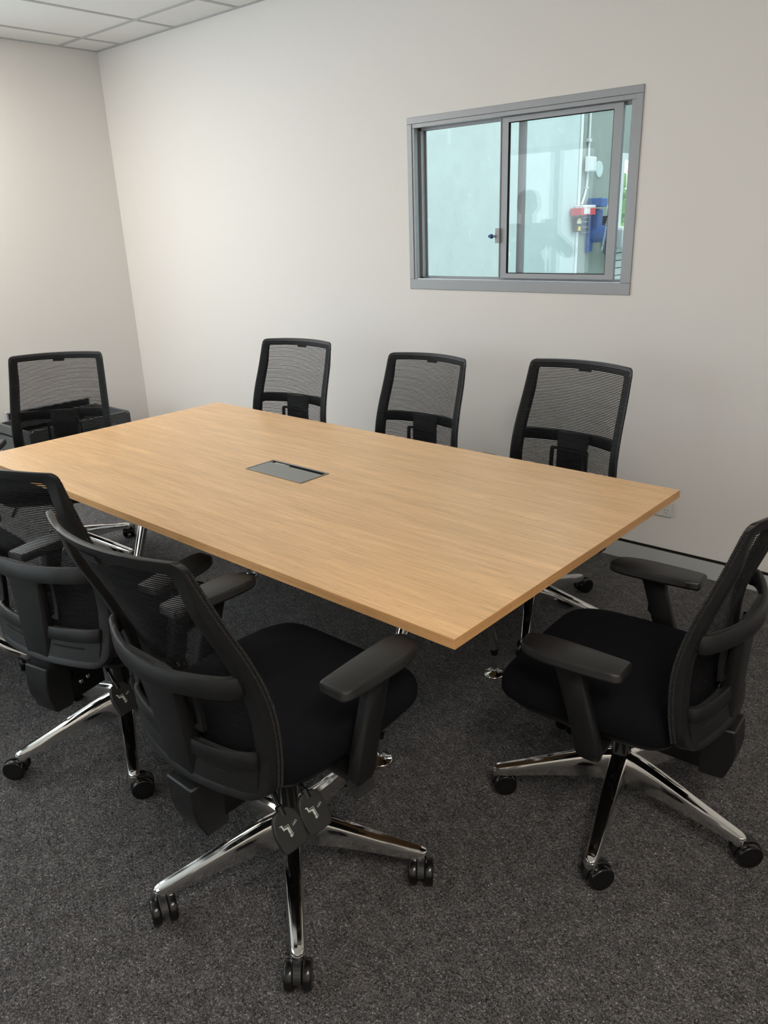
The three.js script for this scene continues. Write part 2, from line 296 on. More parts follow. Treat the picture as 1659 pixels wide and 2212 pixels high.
// ---------------------------------------------------------------- wall socket
{
  const t = thing('power_outlet', 'white double power outlet low on the back wall, half hidden by the table corner', 'power outlet', [-1.253, 0.253, 0]);
  obj('plate', rbox(-0.058, 0.058, 0, 0.074, 0, 0.010, 0.003), M.white, t);
  for (const s of [-1, 1]) {
    obj('switch', rbox(s * 0.030 - 0.006, s * 0.030 + 0.006, 0.050, 0.062, 0.009, 0.0135, 0.0015), M.white, t);
    const sl = (x, y, a) => new THREE.BoxGeometry(0.0018, 0.0075, 0.001).rotateZ(a).translate(s * 0.030 + x, y, 0.0101);
    obj('socket_slots', [sl(-0.0065, 0.033, 0.5), sl(0.0065, 0.033, -0.5), sl(0, 0.019, 0)], M.black, t);
  }
}

// ---------------------------------------------------------------- the table
const TC = { x: -2.0391, z: 1.5601, turn: -0.0138 };
{
  const t = thing('meeting_table', 'large rectangular meeting table with pale oak top and chrome legs', 'table', [TC.x, 0, TC.z], TC.turn);
  const s = new THREE.Shape([[-1.2, -0.6], [1.2, -0.6], [1.2, 0.6], [-1.2, 0.6]].map((p) => new THREE.Vector2(...p)));
  s.holes.push(new THREE.Path([[-0.143, -0.0625], [-0.143, 0.0625], [0.143, 0.0625], [0.143, -0.0625]].map((p) => new THREE.Vector2(...p))));
  obj('tabletop', new THREE.ExtrudeGeometry(s, { depth: 0.0245, bevelEnabled: false }).rotateX(Math.PI / 2).translate(0, 0.73, 0), M.wood, t);
  const e = 0.0012, edge = (a, b, c, d) => rbox(a, b, 0.7050, 0.7298, c, d, 0.0005, 1);
  for (const g of [edge(-1.2 - e, 1.2 + e, 0.6 - 0.0002, 0.6 + e), edge(-1.2 - e, 1.2 + e, -0.6 - e, -0.6 + 0.0002), edge(1.2 - 0.0002, 1.2 + e, -0.6, 0.6), edge(-1.2 - e, -1.2 + 0.0002, -0.6, 0.6)]) obj('edge_strip', g, M.woodEdge, t);
  for (const sx of [-1, 1]) {
    obj('leg_bracket', [rbox(sx * 0.70 - 0.045, sx * 0.70 + 0.045, 0.655, 0.7055, -0.16, 0.16, 0.006)], M.plastic, t);
    for (const sz of [-1, 1]) {
      const foot = [sx * 0.700, 0.112, sz * 0.310], top = [sx * 0.715, 0.690, sz * 0.095];
      const leg = obj('leg', cyl(foot, top, 0.0165, 0.0225, 28), M.chrome, t);
      obj('leg_cap', [cyl([sx * 0.700, 0.083, sz * 0.312], foot, 0.012, 0.0168, 20)], M.gloss, leg);
      obj('foot', [cyl([sx * 0.700, 0.010, sz * 0.312], [sx * 0.700, 0.085, sz * 0.312], 0.0085, 0.0085, 18), new THREE.LatheGeometry([[0, 0.016], [0.011, 0.016], [0.0125, 0.0095], [0.034, 0.006], [0.037, 0.004], [0.037, 0], [0, 0]].map((p) => new THREE.Vector2(...p)), 40).translate(sx * 0.700, 0, sz * 0.312)], M.chrome, leg);
    }
  }
  obj('beam', [rbox(-0.66, 0.66, 0.665, 0.7055, -0.03, 0.03, 0.004)], M.plastic, t);
  const b = thing('cable_box', 'grey metal cable access box set flush in the middle of the tabletop', 'power box', [TC.x, 0.7305, TC.z], TC.turn);
  obj('rim', [rbox(-0.149, 0.149, 0, 0.0022, -0.0685, -0.0600, 0.001), rbox(-0.149, 0.149, 0, 0.0022, 0.0635, 0.0685, 0.001), rbox(-0.149, -0.1425, 0, 0.0022, -0.0600, 0.0635, 0.001), rbox(0.1425, 0.149, 0, 0.0022, -0.0600, 0.0635, 0.001)], M.greyRim, b);
  obj('lid', rbox(-0.1415, 0.1415, -0.004, 0.0014, -0.0410, 0.0625, 0.001), M.greyLid, b);
  obj('tray', [box(-0.1425, 0.1425, -0.06, -0.057, -0.062, 0.062), box(-0.1425, -0.1405, -0.057, -0.004, -0.062, 0.062), box(0.1405, 0.1425, -0.057, -0.004, -0.062, 0.062), box(-0.1405, 0.1405, -0.057, 0, -0.062, -0.060), box(-0.1405, 0.1405, -0.057, -0.004, 0.060, 0.062)], M.black, b);
  const r = rng(77), br = [];
  for (let i = 0; i < 260; i++) { const x = -0.118 + 0.075 * r() * (1 - 0.3 * r()); br.push(new THREE.BoxGeometry(0.0009, 0.0009, 0.016).rotateX(-0.25 + 0.2 * r()).rotateY((r() - 0.5) * 0.7).translate(x, -0.0035 + 0.003 * r(), -0.0505 + 0.003 * r())); }
  const bm = obj('brush_strip', join(br), M.brush, b); bm.userData.kind = 'stuff';
  obj('slot_plate', rbox(-0.03, 0.1405, -0.016, -0.0125, -0.060, -0.0415, 0.001), M.cabinet, b);
}

// ---------------------------------------------------------------- office chair
const backZ = table1([[0.44, -0.218], [0.48, -0.211], [0.56, -0.204], [0.609, -0.204], [0.65, -0.206], [0.701, -0.214], [0.76, -0.231], [0.823, -0.256], [0.87, -0.278], [0.929, -0.305], [0.985, -0.329], [1.045, -0.354]]);
const backW = table1([[0.44, 0.236], [0.52, 0.243], [0.62, 0.245], [0.76, 0.241], [0.9, 0.234], [1.045, 0.227]]);
const BOW = 0.052, PIV = [0, 0.40, -0.12];
const S = (u, y, depth = 0) => [u * backW(y) - u * depth * 0.25, y, backZ(y) - BOW * (1 - u * u) - depth];
const shiftBack = (g) => g.translate(-PIV[0], -PIV[1], -PIV[2]);
function patch(u0, u1, ya, yb, d0, d1, nu = 12, nv = 6, r = 0.25) {        // solid plate that follows the back's double curve
  const secs = [];
  for (let i = 0; i <= nu; i++) {
    const u = lerp(u0, u1, i / nu), ring = [];
    for (let j = 0; j <= nv; j++) ring.push(S(u, lerp(ya, yb, j / nv), d0));
    for (let j = nv; j >= 0; j--) ring.push(S(u, lerp(ya, yb, j / nv), d1));
    secs.push(ring);
  }
  return loft(secs, { crease: 35 });
}
function sweepBar(path, h, t, k = 3) {                                       // flat bar along a curve in plan, upright section with rounded edges
  const c = new THREE.CatmullRomCurve3(path.map((p) => V3(...p)), false, 'centripetal'), n = 40, secs = [];
  for (let i = 0; i <= n; i++) {
    const p = c.getPoint(i / n), d = c.getTangent(i / n), nx = -d.z, nz = d.x, l = Math.hypot(nx, nz), e = Math.min(1, 0.55 + 6 * Math.min(i, n - i) / n);
    secs.push(rectRing(t / 2, h / 2 * e, Math.min(t, h) * 0.25, 2).map(([a, b]) => [p.x + nx / l * a, p.y + b, p.z + nz / l * a]));
  }
  return loft(secs, { crease: 35 });
}
const legGeo = (() => {
  const top = table1([[0.02, 0.168], [0.06, 0.163], [0.12, 0.149], [0.22, 0.1205], [0.30, 0.098], [0.345, 0.086]]), bot = table1([[0.02, 0.086], [0.08, 0.088], [0.16, 0.084], [0.24, 0.075], [0.30, 0.067], [0.345, 0.063]]);
  const secs = [];
  for (const r of [0.024, 0.05, 0.08, 0.12, 0.16, 0.20, 0.24, 0.28, 0.31, 0.33, 0.340, 0.347, 0.351]) {
    const e = r > 0.335 ? Math.sqrt(Math.max(0.03, 1 - ((r - 0.335) / 0.0165) ** 2)) : 1, w = lerp(0.0255, 0.0165, r / 0.35) * e, T = top(Math.min(r, 0.345)) - (1 - e) * 0.006, B = bot(Math.min(r, 0.345));
    const c = 0.35 * w;
    secs.push([[w * 1.06, B, r], [w * 1.0, lerp(B, T, 0.4), r], [w * 0.93, T - 0.010, r], [w * 0.80, T - 0.0045, r], [w * 0.48, T - 0.0012, r], [0, T, r], [-w * 0.48, T - 0.0012, r], [-w * 0.80, T - 0.0045, r], [-w * 0.93, T - 0.010, r], [-w * 1.0, lerp(B, T, 0.4), r], [-w * 1.06, B, r]]);
  }
  return join(loft(secs, { crease: 30 }), cyl([0, 0.0565, 0.336], [0, 0.075, 0.336], 0.0150, 0.0158, 20));
})();
const wheelGeo = new THREE.LatheGeometry([[0, -0.0095], [0.022, -0.0095], [0.0235, -0.0085], [0.0265, -0.0095], [0.0285, -0.008], [0.0297, -0.005], [0.03, 0], [0.0297, 0.005], [0.0285, 0.008], [0.0265, 0.0095], [0, 0.0095]].map((p) => new THREE.Vector2(...p)), 36).rotateZ(Math.PI / 2);
const hoodGeo = (() => {
  const s = new THREE.Shape(), a0 = 18 * R, a1 = 188 * R;
  for (let i = 0; i <= 16; i++) { const a = lerp(a0, a1, i / 16); s[i ? 'lineTo' : 'moveTo'](0.0325 * Math.cos(a), 0.0325 * Math.sin(a)); }
  s.lineTo(-0.006, -0.008); s.lineTo(0.012, -0.004); s.closePath();
  return join(new THREE.ExtrudeGeometry(s, { depth: 0.0125, bevelEnabled: true, bevelSize: 0.001, bevelThickness: 0.001, bevelSegments: 1 }).translate(0, 0, -0.00625).scale(1.06, 1.06, 1.25).rotateY(Math.PI / 2).translate(0, 0.033, -0.020), cyl([0, 0.042, 0], [0, 0.060, 0], 0.0105, 0.0095, 16), cyl([-0.028, 0.033, -0.020], [0.028, 0.033, -0.020], 0.005, 0.005, 10));
})();
const superRing = (hw, z0, z1, n, k = 64) => { const out = []; for (let i = 0; i < k; i++) { const a = -2 * Math.PI * i / k, c = Math.cos(a), s = Math.sin(a); out.push([hw * Math.sign(c) * Math.abs(c) ** (2 / n), (z0 + z1) / 2 + (z1 - z0) / 2 * Math.sign(s) * Math.abs(s) ** (2 / n)]); } return out; };
function cushion(rows, hw, z0, z1, n, drop) {
  const secs = rows.map(([inset, y]) => superRing(hw - inset, z0 + inset, z1 - inset, n).map(([x, z]) => [x * (1 - 0.05 * smooth(0.05, -0.2, z)), y - drop * smooth(0.06, z1, z) ** 1.5 * clamp((y - 0.47) / 0.05) + 0.004 * smooth(0.12, 0.24, Math.abs(x)) * clamp((y - 0.5) / 0.05), z]));
  return loft(secs, { crease: 60 });
}
const paddlePrint = (() => {
  const c = document.createElement('canvas'); c.width = 192; c.height = 256; const g = c.getContext('2d');
  g.fillStyle = '#202020'; g.fillRect(0, 0, 192, 256);
  g.strokeStyle = g.fillStyle = '#b9c4bd'; g.lineCap = 'round'; g.lineJoin = 'round';
  const seat = (ox, oy, k) => {                                                 // seated figure: head, body, thigh, shin, foot and the chair's outline
    g.save(); g.translate(ox, oy); g.scale(k, k);
    g.beginPath(); g.ellipse(-6, -52, 11, 12, 0, 0, 7); g.fill();
    g.lineWidth = 19; g.beginPath(); g.moveTo(-6, -30); g.lineTo(-2, 6); g.stroke();
    g.lineWidth = 13; g.beginPath(); g.moveTo(-1, 10); g.lineTo(34, 12); g.lineTo(40, 44); g.stroke();
    g.lineWidth = 8; g.beginPath(); g.moveTo(40, 46); g.lineTo(54, 46); g.stroke();
    g.lineWidth = 4; g.beginPath(); g.moveTo(-20, -58); g.lineTo(-27, -46); g.lineTo(-20, -38); g.lineTo(-22, -30); g.lineTo(-15, 26); g.lineTo(24, 28); g.stroke();
    g.restore();
  };
  seat(104, 132, 0.72);
  g.font = 'bold 17px sans-serif'; g.save(); g.translate(40, 150); g.rotate(-0.25); g.fillText('LIFT', 0, 0); g.restore();
  const t = new THREE.CanvasTexture(c); t.colorSpace = THREE.SRGBColorSpace; return t;
})();
M.paddle = std({ map: paddlePrint, roughness: 0.33, bumpMap: fineBump, bumpScale: 0.0001 });

function makeChair() {
  const t = new THREE.Group(); t.name = 'office_chair';
  // five-star base, column, casters
  obj('base_hub', [new THREE.LatheGeometry([[0, 0.074], [0.028, 0.074], [0.036, 0.080], [0.0365, 0.150], [0.034, 0.160], [0.029, 0.164], [0, 0.164]].map((p) => new THREE.Vector2(...p)), 32)], M.chrome, t);
  obj('gas_column', [cyl([0, 0.045, 0], [0, 0.09, 0], 0.022, 0.022, 24), cyl([0, 0.150, 0], [0, 0.29, 0], 0.0265, 0.0255, 24), cyl([0, 0.29, 0], [0, 0.425, 0], 0.015, 0.015, 20)], M.gloss, t);
  for (let k = 0; k < 5; k++) {
    obj('base_leg', legGeo, M.chrome, t);
    const c = obj('caster', hoodGeo, M.plastic, t);
    for (const s of [-1, 1]) obj('wheel', wheelGeo.clone().scale(1.1, 1.1, 1.1).translate(s * 0.0195, 0.033, -0.020), M.gloss, c);
  }
  // under the seat
  obj('tilt_mechanism', [rbox(-0.075, 0.075, 0.395, 0.448, -0.135, 0.11, 0.012), rbox(-0.05, 0.05, 0.365, 0.40, -0.06, 0.06, 0.008), rbox(-0.12, 0.12, 0.425, 0.452, -0.06, 0.05, 0.006)], M.plastic, t);
  for (const s of [-1, 1]) obj('hinge_plate', box(s * 0.044 - 0.002, s * 0.044 + 0.002, 0.330, 0.425, -0.215, -0.10), M.gloss, t);
  for (const s of [-1, 1]) for (const [z, y] of [[-0.158, 0.378], [-0.184, 0.374]]) obj('bolt', new THREE.SphereGeometry(0.0075, 14, 8).scale(0.55, 1, 1).translate(s * 0.0475, y, z), M.steel, t);
  // control paddles on the right-hand side
  for (const [z, x] of [[-0.186, -0.222], [-0.115, -0.224], [0.030, -0.222]]) {
    const a = 60 * R, dx = -Math.cos(a), dy = -Math.sin(a), P = (q, n = 0) => [x + dx * q - dy * -n, 0.37 + dy * q + -dx * n, z];
    const rod = obj('lever', [cyl([-0.065, 0.415, z * 0.6], [-0.165, 0.432, z * 0.93], 0.0055, 0.0055, 10), cyl([-0.165, 0.432, z * 0.93], P(-0.038), 0.0055, 0.0065, 10), cyl(P(-0.052), P(-0.030), 0.0085, 0.0095, 12)], M.gloss, t);
    const s = new THREE.Shape(); s.moveTo(-0.012, -0.041); s.lineTo(0.012, -0.041); s.bezierCurveTo(0.026, -0.036, 0.034, -0.016, 0.0335, 0.006); s.lineTo(0.030, 0.034); s.quadraticCurveTo(0.029, 0.040, 0.023, 0.041); s.lineTo(-0.023, 0.043); s.quadraticCurveTo(-0.030, 0.042, -0.031, 0.035); s.lineTo(-0.0335, 0.006); s.bezierCurveTo(-0.034, -0.016, -0.026, -0.036, -0.012, -0.041);
    const g = new THREE.ExtrudeGeometry(s, { depth: 0.005, bevelEnabled: true, bevelSize: 0.003, bevelThickness: 0.003, bevelSegments: 3, curveSegments: 8 }).translate(0, 0, -0.0025);
    const p = g.attributes.position, uv = g.attributes.uv; for (let i = 0; i < p.count; i++) uv.setXY(i, 0.5 + p.getX(i) / 0.078, 0.5 + p.getY(i) / 0.104);
    // local y of the print runs outwards along the paddle, local x along the chair's front-back line, face up and outwards
    const m = new THREE.Matrix4().makeBasis(V3(0, 0, -1), V3(dx, dy, 0), V3(dy, -dx, 0)); m.setPosition(x, 0.37, z);
    obj('paddle', g.applyMatrix4(m), M.paddle, rod, true);
  }
  // seat
  obj('seat_pan', [cushion([[0.10, 0.428], [0.05, 0.430], [0.016, 0.446], [0.010, 0.458], [0.012, 0.466], [0.06, 0.467]], 0.244, -0.200, 0.266, 6, 0)], M.plastic, t);
  obj('seat', [cushion([[0.06, 0.4665], [0.010, 0.4665], [0.003, 0.474], [0, 0.486], [0, 0.512], [0.003, 0.524], [0.009, 0.534], [0.019, 0.541], [0.045, 0.546], [0.10, 0.549], [0.17, 0.549], [0.205, 0.549]].map(([i, y]) => [i, y + 0.004 * smooth(0.48, 0.53, y)]), 0.250, -0.205, 0.276, 6.5, 0.014)], M.fabric, t);
  // arms
  for (const s of [1, -1]) {
    const secs = [], at = table1([[0.425, -0.022], [0.50, -0.006], [0.60, 0.026], [0.68, 0.050]]), ring = (hx, hz, y, r = 0.010) => rectRing(hx, hz, r, 3).map(([a, b]) => [s * 0.284 + s * a, y, at(y) + b]);
    for (const [y, hx, hz] of [[0.421, 0.010, 0.022], [0.426, 0.0145, 0.028], [0.44, 0.0165, 0.0335], [0.50, 0.0165, 0.0335], [0.56, 0.0162, 0.033], [0.62, 0.0158, 0.0325], [0.648, 0.0160, 0.034], [0.660, 0.018, 0.040], [0.668, 0.023, 0.050]]) secs.push(ring(hx, hz, y));
    const flip = s < 0 ? (q) => q.map((r) => r.slice().reverse()) : (q) => q;
    const arm = obj('armrest', [loft(flip(secs), { crease: 50 }), rbox(Math.min(s * 0.10, s * 0.285), Math.max(s * 0.10, s * 0.285), 0.423, 0.440, -0.048, 0.008, 0.006)], M.plastic, t);
    obj('button', [rbox(s * 0.284 - 0.008, s * 0.284 + 0.008, 0.553, 0.573, 0.043, 0.052, 0.002), rbox(s * 0.284 - 0.010, s * 0.284 + 0.010, 0.548, 0.578, 0.036, 0.0465, 0.002)], M.gloss, arm);
    const p = new THREE.Shape(), o = -s;                                          // plan: x outwards, y = forwards
    p.moveTo(-0.025, -0.088); p.quadraticCurveTo(-0.031, -0.088, -0.032, -0.080); p.bezierCurveTo(-0.036, -0.03, -0.041, 0.04, -0.041, 0.10); p.bezierCurveTo(-0.040, 0.135, -0.034, 0.158, -0.022, 0.161); p.lineTo(0.012, 0.156); p.bezierCurveTo(0.028, 0.150, 0.036, 0.120, 0.040, 0.085); p.bezierCurveTo(0.042, 0.03, 0.038, -0.04, 0.033, -0.080); p.quadraticCurveTo(0.031, -0.088, 0.025, -0.088); p.closePath();
    const g = new THREE.ExtrudeGeometry(p, { depth: 0.010, bevelEnabled: true, bevelSize: 0.007, bevelThickness: 0.0085, bevelSegments: 5, curveSegments: 10 }).rotateX(Math.PI / 2).scale(1, 1, 1);
    // after the turn: x stays, shape y becomes z, extrusion runs downwards
    if (s < 0) { g.scale(-1, 1, 1); const ix = g.index ? g.toNonIndexed() : g, q = ix.attributes.position.array; for (let i = 0; i < q.length; i += 9) for (let k = 0; k < 3; k++) { const h = q[i + 3 + k]; q[i + 3 + k] = q[i + 6 + k]; q[i + 6 + k] = h; } ix.deleteAttribute('normal'); ix.deleteAttribute('uv'); obj('arm_pad', toCreasedNormals(ix, 50 * R).translate(s * 0.282, 0.6845, 0), M.padPlastic, arm); }
    else { const ix = g.index ? g.toNonIndexed() : g; ix.deleteAttribute('normal'); ix.deleteAttribute('uv'); obj('arm_pad', toCreasedNormals(ix, 50 * R).translate(s * 0.282, 0.6845, 0), M.padPlastic, arm); }
  }
  // backrest: frame ring, net, seams, lower panel, lumbar plate
  const outline = (ya, yb, inset, rt, rb) => {                                     // points round the back's front view, as (u, y)
    const out = [], W = 0.236, seg = (a, b, n, f) => { for (let i = 0; i < n; i++) out.push(f(lerp(a, b, i / n))); }, y0 = ya + inset * 1.0, y1 = yb - inset * 0.78, w = W - inset;
    const arc = (cx, cy, r, a0, n = 7) => { for (let i = 0; i < n; i++) { const a = (a0 + 90 * i / n) * R; out.push([cx + r * Math.cos(a), cy + r * Math.sin(a)]); } };
    seg(y0 + rb, y1 - rt, 22, (y) => [w, y]); arc(w - rt, y1 - rt, rt, 0); seg(w - rt, -(w - rt), 18, (x) => [x, y1]); arc(-(w - rt), y1 - rt, rt, 90);
    seg(y1 - rt, y0 + rb, 22, (y) => [-w, y]); arc(-(w - rb), y0 + rb, rb, 180); seg(-(w - rb), w - rb, 18, (x) => [x, y0]); arc(w - rb, y0 + rb, rb, 270);
    return out.map(([x, y]) => [x / W, y]);
  };
  const oo = outline(0.468, 1.045, 0, 0.017, 0.055), ii = outline(0.468, 1.045, 0.038, 0.010, 0.03), prof = [[0.04, 0.002], [0.5, 0], [0.96, 0.001], [1, 0.006], [1, 0.018], [0.9, 0.022], [0.16, 0.030], [0.04, 0.029], [0, 0.024], [0, 0.007]];
  const back = obj('backrest', shiftBack(loft(oo.map((o, k) => prof.map(([q, d]) => S(lerp(o[0], ii[k][0], q), lerp(o[1], ii[k][1], q), d * lerp(1, 0.5, smooth(0.93, 1.03, o[1])) - 0.005))), { loop: true, crease: 32 })), M.plastic, t);
  const rib = [], pos = [], idx = [];
  for (let y = 0.500; y < 1.036; y += 0.0056) {
    const e = y > 1.02 ? 0.94 : 0.965, n = 14, at = pos.length / 3;
    for (let i = 0; i <= n; i++) for (const [h, d] of [[-0.0016, 0], [0, -0.0009], [0.0016, 0], [0, 0.0009]]) { const q = S(lerp(-e, e, i / n), y + h, d - 0.0064); pos.push(...q); }
    for (let i = 0; i < n; i++) for (let j = 0; j < 4; j++) { const a = at + i * 4 + j, b = at + i * 4 + (j + 1) % 4; idx.push(a, b, a + 4, b, b + 4, a + 4); }
  }
  const net = new THREE.BufferGeometry(); net.setAttribute('position', new THREE.Float32BufferAttribute(pos, 3)); net.setIndex(idx); net.computeVertexNormals();
  obj('mesh_net', shiftBack(net), M.net, back).userData.kind = 'stuff';
  for (const s of [-1, 1]) {
    for (let y = 0.505; y < 1.022; y += 0.0048) {
      const dzdy = (backZ(y + 0.005) - backZ(y - 0.005)) / 0.01, a = Math.atan(dzdy);
      for (const [d, h] of [[-0.0015, 0], [0.0062, 0.0024]]) { const q = S(s * 0.999, y + h, d); rib.push(new THREE.SphereGeometry(1, 5, 4).scale(0.0019, 0.0019, 0.0036).rotateX(-a + 0.25 * (d > 0.005 ? 1 : -1)).translate(...q)); }
    }
  }
  obj('stitched_seam', shiftBack(join(rib)), M.seam, back).userData.kind = 'stuff';
  obj('lower_panel', shiftBack(patch(-0.88, 0.88, 0.488, 0.566, 0.004, 0.0225)), M.plastic, back);
  for (const s of [-1, 1]) obj('slot', shiftBack(patch(Math.min(s * 0.27, s * 0.70), Math.max(s * 0.27, s * 0.70), 0.522, 0.5275, 0.020, 0.0231, 8, 2)), M.black, t.getObjectByName('backrest'));
  obj('top_tab', shiftBack(patch(-0.12, 0.12, 1.004, 1.022, 0.003, 0.010, 4, 2)), M.plastic, back);
  obj('lumbar_support', [patch(-0.34, 0.34, 0.600, 0.606, 0.012, 0.022, 8, 2), patch(-0.34, 0.34, 0.700, 0.708, 0.012, 0.022, 8, 2), patch(-0.36, -0.31, 0.600, 0.708, 0.012, 0.022, 2, 6), patch(0.31, 0.36, 0.600, 0.708, 0.012, 0.022, 2, 6), patch(-0.20, 0.26, 0.618, 0.690, 0.013, 0.020, 6, 4), box(-0.03, 0.03, 0.635, 0.665, -0.300, -0.270)].map(shiftBack), M.plastic, back);
  // spine with its two cross-bars and the pivot housing
  const sp = [[0.430, 0.045, -0.284, 0.042], [0.47, 0.049, -0.291, 0.042], [0.55, 0.056, -0.300, 0.036], [0.63, 0.062, -0.310, 0.030], [0.70, 0.067, -0.321, 0.024], [0.735, 0.071, -0.328, 0.018], [0.766, 0.075, -0.333, 0.012]].map(([y, hw, zr, th]) => rectRing(hw, th / 2, Math.min(0.009, th * 0.4), 4).map(([a, b]) => [-a, y, zr + th / 2 + b + 0.012 * (a / hw) ** 2]));
  const spine = obj('spine', shiftBack(loft(sp, { crease: 50 })), M.plastic, t);
  const up = [[0.208, 0.750, -0.244], [0.210, 0.752, -0.259], [0.200, 0.752, -0.275], [0.165, 0.750, -0.294], [0.11, 0.747, -0.314], [0.055, 0.745, -0.326], [0, 0.744, -0.330]];
  const lo = [[0.204, 0.568, -0.222], [0.206, 0.568, -0.238], [0.196, 0.567, -0.248], [0.15, 0.564, -0.264], [0.10, 0.562, -0.274], [0.05, 0.561, -0.279], [0, 0.561, -0.281]];
  const both = (h) => [...h, ...h.slice(0, -1).reverse().map(([x, y, z]) => [-x, y, z])];
  obj('cross_bar', shiftBack(sweepBar(both(up), 0.047, 0.014)), M.plastic, spine);
  obj('cross_bar', shiftBack(sweepBar(both(lo), 0.039, 0.013)), M.plastic, spine);
  const hs = [[0.298, 0.038, -0.262, -0.212], [0.303, 0.042, -0.268, -0.206], [0.350, 0.045, -0.288, -0.200], [0.385, 0.046, -0.295, -0.196], [0.442, 0.046, -0.295, -0.196], [0.446, 0.043, -0.292, -0.199]].map(([y, hw, za, zb]) => rectRing(hw, (zb - za) / 2, 0.005, 2).map(([a, b]) => [-a, y, (za + zb) / 2 + b]));
  obj('pivot_housing', shiftBack(loft(hs, { crease: 22 })), M.plastic, spine);
  return t;
}
const proto = makeChair();
function poseChair(c, x, z, yaw, lift, recline, baseYaw, swivels) {
  c.position.set(x, 0, z); c.rotation.set(0, yaw, 0);
  let k = 0, q = 0;
  for (const p of c.children) {
    const n = p.name.replace(/_\d+$/, '');
    if (n === 'base_leg') p.rotation.set(0, baseYaw - yaw + 72 * R * k++, 0);
    else if (n === 'caster') { const a = baseYaw - yaw + 72 * R * q; p.position.set(0.337 * Math.sin(a), 0, 0.337 * Math.cos(a)); p.rotation.set(0, swivels[q++] - yaw, 0); }
    else if (n === 'base_hub') continue;
    else if (n === 'gas_column') p.scale.y = 1;
    else if (n === 'backrest' || n === 'spine') { p.position.set(PIV[0], PIV[1] + lift, PIV[2]); p.rotation.set(-recline, 0, 0); }
    else p.position.y = lift;
    if (n === 'gas_column') p.position.y = 0;
  }
}
const CHAIRS = [
  // x, z, yaw, lift, recline, base yaw, caster swivels, label
  [-1.252, 2.335, 3.138, 0, 0, -0.397, [4.3, 3.86, 3.75, 1.9, 0.2], 'black mesh office chair in the centre foreground, back turned to the camera', 'chairs pushed up to the near long side of the table'],
  [-0.702, 1.595, -1.519, -0.0897, -0.094, -1.019, [-0.85, -0.6, -0.8, 2.0, 3.0], 'black mesh office chair at the right end of the table, seen from its side', null],
  [-2.098, 2.284, 3.343, -0.062, -0.13, -0.199, [2.29, -0.5, 1.0, 2.0, 0.1], 'black mesh office chair with its back turned, just left of and behind the foreground chair', 'chairs pushed up to the near long side of the table'],
  [-3.06, 2.44, 3.09, -0.06, -0.06, 0.70, [0.5, 1.3, 1.0, 2.0, 0.1], 'black office chair almost wholly cut off by the left edge of the photo', 'chairs pushed up to the near long side of the table'],
  [-3.622, 1.645, 0.863, -0.061, -0.061, 1.987, [0.4, 0.9, 1.0, 2.0, 0.1], 'black mesh office chair at the left end of the table before the grey crate', null],
  [-2.979, 0.860, 0.123, -0.057, -0.088, 0.30, [0.5, 1.3, 1.0, 2.0, 0.1], 'black mesh office chair facing the camera across the table, nearest the room corner', 'chairs along the far long side of the table'],
  [-2.276, 0.705, 0.021, -0.102, -0.094, 0.55, [0.5, 1.3, 1.0, 2.0, 0.1], 'black mesh office chair facing the camera, middle one along the far side under the window', 'chairs along the far long side of the table'],
  [-1.456, 0.800, -0.050, -0.053, -0.085, 0.47, [0.5, 1.3, -0.4, 2.0, 0.1], 'black mesh office chair facing the camera on the far side, nearest the wall outlet', 'chairs along the far long side of the table'],
];
CHAIRS.forEach(([x, z, yaw, lift, rec, by, sw, label, group], i) => {
  const c = i ? proto.clone() : proto; c.name = numbered('office_chair'); scene.add(c);
  c.userData = { label, category: 'chair' }; if (group) c.userData.group = group;
  poseChair(c, x, z, yaw, lift, rec, by, sw);
});

